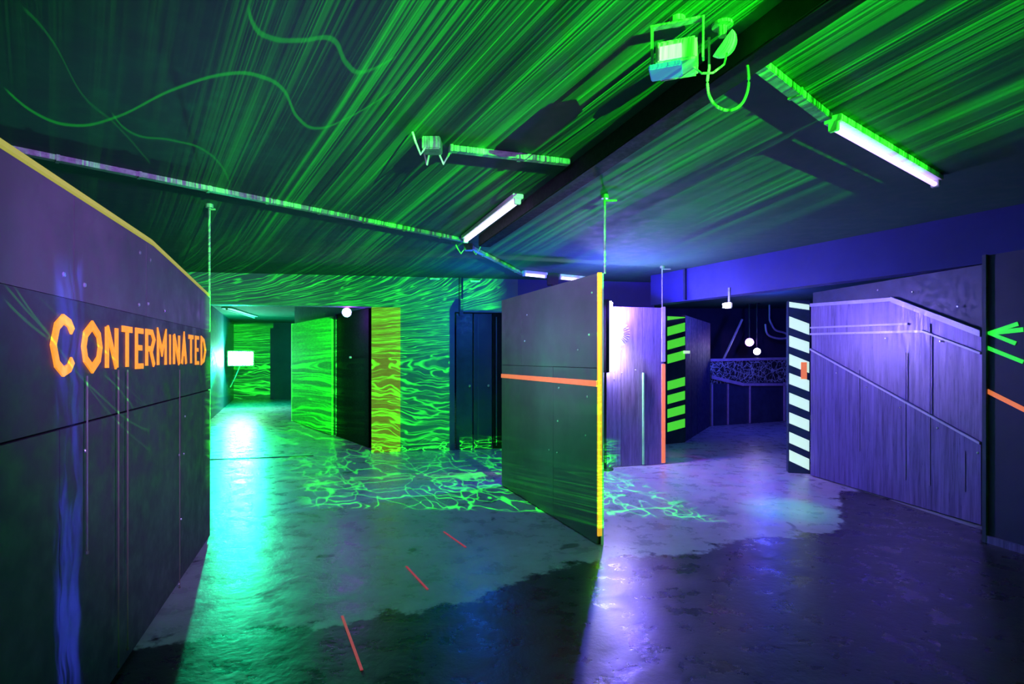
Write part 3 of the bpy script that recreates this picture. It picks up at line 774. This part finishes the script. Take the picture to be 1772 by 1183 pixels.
for vl, vr in [(547, 560), (580, 592), (612, 626), (645, 658), (679, 693), (713, 727), (747, 762), (778, 794)]:
    stripes.append(((1370, vl), (1402, vr), 19))
stripes.insert(0, ((1370, 522), (1402, 527), 9))
t, W = striped_post('striped_post', 'post with slanting white-green stripes and an orange patch at the right wall', pa, pb, 2.26, stripes, 'stripe')
x, zz = W.sz(1391, 641); bm = new(); box(bm, (x, -.007, zz), (.07, .005, .22)); obj('orange_patch', bm, M['coral'], t)
ga, gb = fl(1154, 768), fl(1186, 765)
stripes = [((1155, vv), (1186, vv - 8), 15) for vv in (566, 590, 614, 660, 684, 708, 732)] + [((1155, 545), (1186, 541), 9)]
t, W = striped_post('striped_post', 'dark post with slanting bright green stripes beside the violet panel', ga, gb, 2.25, stripes, 'gstripe', .2)
bm = new(); x, zz = W.sz(1184, 609); box(bm, (x + .04, -.02, zz), (.14, .02, .05)); obj('bracket', bm, M['stripe'], t, 'pale bracket')

# dark wall returning into the back room
W = Wall(fl(1187, 764), fl(1230, 737))
t = thing('dark_board_wall', 'dark board partition running back from the green-striped post', 'partition', W.p0, rz=W.rz)
xx = 0.0
while xx < W.L - .05:
    x1 = min(xx + .55, W.L)
    bm = new(); box(bm, ((xx + x1) / 2, .04, 1.14), (x1 - xx - .01, .06, 2.28), bev=.003); obj('board', bm, M['darkwall'], t); xx = x1
# back room barrier
W = Wall(fl(1230, 737), fl(1365, 728)); WK = W
t = thing('patterned_barrier', 'barrier with white-patterned band and pale trims in the back room', 'barrier', W.p0, rz=W.rz)
za = W.sz(1300, 622)[1]; z2 = W.sz(1300, 662)[1]
def sx(u): return W.sz(u, 660)[0]
bm = new(); box(bm, (W.L / 2, .03, (z2 + 0) / 2), (W.L, .05, z2)); obj('lower_board', bm, M['navy'], t)
bm = new(); box(bm, (W.L / 2, .03, (z2 + za) / 2), (W.L, .045, za - z2)); obj('patterned_band', bm, M['graffiti'], t, 'white-patterned band')
for (p, q, th) in [((1228, 623), (1366, 620), .03), ((1230, 652), (1285, 665), .035), ((1285, 665), (1360, 665), .03)]:
    (xa, z_a), (xb, z_b) = W.sz(*p), W.sz(*q)
    bm = new(); prism(bm, [(xa, z_a - th), (xb, z_b - th), (xb, z_b + th), (xa, z_a + th)], -.03, .004); obj('trim_strip', bm, M['trim'], t)
for u in (1231, 1259, 1297, 1357):
    x = sx(u); bm = new(); box(bm, (x, -.012, z2 / 2), (.05 if u in (1231, 1357) else .025, .03, z2 - .02)); obj('vertical_strip', bm, M['trim'], t)
# slanted pole and lamp stand in the back room
p0 = Vector(((1256 - CX) / F * 12.9, 12.9, CH + (HZ - 606) / F * 12.9)); p1 = Vector(((1274 - CX) / F * 12.9, 12.9, CH + (HZ - 572) / F * 12.9))
bm = new(); d = (p1 - p0).normalized(); cyl(bm, Vector((p0.x - .75, 12.9, 0)), p1 + d * .3, .025, 10)
tag(obj('leaning_pole', bm, M['trim']), 'thin pale pole leaning behind the patterned barrier', 'pole')
for (u, v, r, Y, nm, lab, hue) in [(1297, 592, .11, 13.2, 'violet_spotlight', 'larger violet spotlight in the back room', 'vface'), (1310, 608, .09, 13.0, 'violet_spotlight', 'smaller white-violet spotlight just below the larger one', 'wface')]:
    loc = Vector(((u - CX) / F * Y, Y, CH + (HZ - v) / F * Y))
    spot_can(nm, lab, loc, r, hue, ceil=CZ)
bm = new(); c0 = Vector(((1335 - CX) / F * 13.5, 13.5, CH + 35 / F * 13.5))
pts = smooth([c0 + Vector((dx, 0, dz)) for dx, dz in ((-.15, .35), (-.1, .1), (.12, 0), (.35, .0), (.42, .06), (.3, .14), (.1, .2), (0, .35), (-.05, .47))])
tube(bm, pts, .025, 8); cyl(bm, pts[-1], Vector((pts[-1].x, pts[-1].y, CZ)), .02, 8)
tag(obj('coiled_hose', bm, M['trim']), 'pale coiled hose hanging in the back room near the striped post', 'hose')
# small white lamp on bulkhead
s, zz = WR.sz(1257, 528, .06)
q = WR.at(s, -.062, zz)
t = thing('bulkhead_lamp', 'tiny white lamp fixed on the blue bulkhead over the opening', 'lamp', q, rz=WR.rz)
bm = new(); box(bm, (0, .04, 0), (.10, .06, .08), bev=.01); obj('housing', bm, M['white'], t)
bm = new(); box(bm, (0, .005, 0), (.12, .012, .06)); obj('lamp_face', bm, M['wface'], t)
bm = new(); box(bm, (0, .054, .12), (.03, .012, .24)); obj('bracket', bm, M['tray'], t)
bm = new(); a = WR.at(WR.sz(1187, 500)[0], -.02, 0)
box(bm, (0, 0, 0), (.035, .035, CZ - 2.36)); o = obj('bulkhead_conduit', bm, M['navy']); o.location = (a.x, a.y, (CZ + 2.36) / 2); o.rotation_euler = (0, 0, WR.rz)
tag(o, 'short dark vertical conduit on the blue bulkhead above the green-striped post', 'conduit')

# ================================================================== RIGHT SHEET WALL
RW0, RW1 = Vector((3.835, 7.02, 0)), Vector((4.20, 4.90, 0))
W = Wall(RW0, RW1); WS = W
t = thing('sheet_metal_wall', 'streaked violet sheet-metal wall with slanting overlapped edges, right of the striped post', 'partition', W.p0, rz=W.rz)
TS = 2.34
def S(u, v): return W.sz(u, v)
xe = W.L
bm = new(); box(bm, (xe / 2, .06, TS / 2), (xe, .09, TS)); obj('backing', bm, M['navy'], t)
def poly(name, pix, y0, y1, m, lab=None):
    bm = new(); prism(bm, [(max(0, min(xe, S(*q)[0])), max(.01, S(*q)[1])) for q in pix], y0, y1); return obj(name, bm, M[m], t, lab)
# top band, ridge sheet, mid sheet, lower sheet
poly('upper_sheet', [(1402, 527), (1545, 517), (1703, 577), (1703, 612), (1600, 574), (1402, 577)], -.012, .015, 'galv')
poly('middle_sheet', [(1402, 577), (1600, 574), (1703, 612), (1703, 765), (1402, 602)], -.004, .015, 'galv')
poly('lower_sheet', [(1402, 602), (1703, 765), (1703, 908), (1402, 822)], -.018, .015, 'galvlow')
def strip(p, q, th, y=-.03, name='edge_strip', m='trim'):
    (xa, za), (xb, zb) = S(*p), S(*q); xa = max(0, xa); xb = min(xe, xb)
    bm = new(); prism(bm, [(xa, za - th), (xb, zb - th), (xb, zb + th), (xa, za + th)], y, .0); obj(name, bm, M[m], t)
strip((1404, 528), (1545, 518), .020); strip((1545, 518), (1702, 577), .028)
strip((1404, 567), (1575, 560), .010); strip((1404, 578), (1600, 573), .012); strip((1600, 573), (1702, 611), .010)
strip((1404, 604), (1702, 767), .011, -.034)
for u, v0, v1 in ((1570, 610, 830), (1490, 640, 780), (1612, 560, 840), (1673, 780, 850)):
    x, z0 = S(u, v1); z1 = S(u, v0)[1]
    bm = new(); box(bm, (x, -.02, (z0 + z1) / 2), (.010, .008, z1 - z0)); obj('seam', bm, M['galv'], t)
screws(t, [S(*q) for q in [(1522, 502), (1582, 505), (1660, 530), (1450, 645), (1502, 670), (1560, 705), (1625, 740), (1695, 783), (1535, 585), (1630, 590)]], .02, .012)
# pier in front at the right edge of the view
N0 = Vector((3.875, 4.50, 0)); N1 = N0 + Vector((.32, -1.35, 0))
W = Wall(N0, N1)
t = thing('dark_pier', 'dark panel at the right edge with a green arrow and orange line', 'partition', W.p0, rz=W.rz)
bm = new(); box(bm, (W.L / 2, .05, 1.17), (W.L, .1, 2.34)); obj('panel', bm, M['darkwall'], t)
def S2(u, v): return W.sz(u, v)
def mark(name, pts, wd, m, lab):
    bm = new(); stroke(bm, [S2(*p) for p in pts], wd, -.006, .002); obj(name, bm, M[m], t, lab)
mark('arrow_shaft', [(1716, 576), (1771, 570)], .035, 'gmark', 'green arrow shaft')
mark('arrow_head', [(1762, 560), (1712, 576), (1758, 594)], .032, 'gmark', 'green arrow head')
mark('green_line', [(1708, 601), (1771, 626)], .03, 'gmark', 'green line')
mark('orange_line', [(1708, 676), (1780, 712)], .035, 'coral', 'orange line')
bm = new(); box(bm, (W.L / 2, -.012, .03), (W.L, .02, .06)); obj('skirting', bm, M['galvlow'], t)
bm = new(); box(bm, (.012, .04, 1.17), (.03, .13, 2.35)); obj('corner_post', bm, M['navy'], t)

# ================================================================== FLOOR BITS
for (u0, v0, u1, v1, lab) in [(768, 920, 806, 947, 'short red tape mark on the floor, farthest of the row towards the divider'),
                              (703, 980, 740, 1020, 'short red tape mark on the floor, middle of the row of three'),
                              (592, 1066, 626, 1160, 'red tape mark on the floor nearest the camera, longest in view')]:
    a, b = fl(u0, v0), fl(u1, v1); W = Wall(a, b)
    bm = new(); box(bm, (W.L / 2, 0, .002), (W.L, .014, .003)); o = obj('floor_tape', bm, M['redtape'])
    o.location = (W.p0.x, W.p0.y, 0.001); o.rotation_euler = (0, 0, W.rz)
    tag(o, lab, 'tape', 'red tape marks on the floor')
for (u, v, lab) in [(643, 833, None), (1304, 772, 'scrap of white paper lying in the opening between the striped posts')]:
    if not lab: continue
    p = fl(u, v); bm = new()
    vs = [bm.verts.new(q) for q in ((-.08, -.05, .004), (.07, -.06, .012), (.09, .04, .004), (-.05, .06, .014))]
    f = bm.faces.new(vs); r = bmesh.ops.extrude_face_region(bm, geom=[f])
    for v_ in [x for x in r['geom'] if isinstance(x, bmesh.types.BMVert)]: v_.co.z += .003
    o = obj('paper_scrap', bm, M['white']); o.location = (p.x, p.y, 0); tag(o, lab, 'paper')
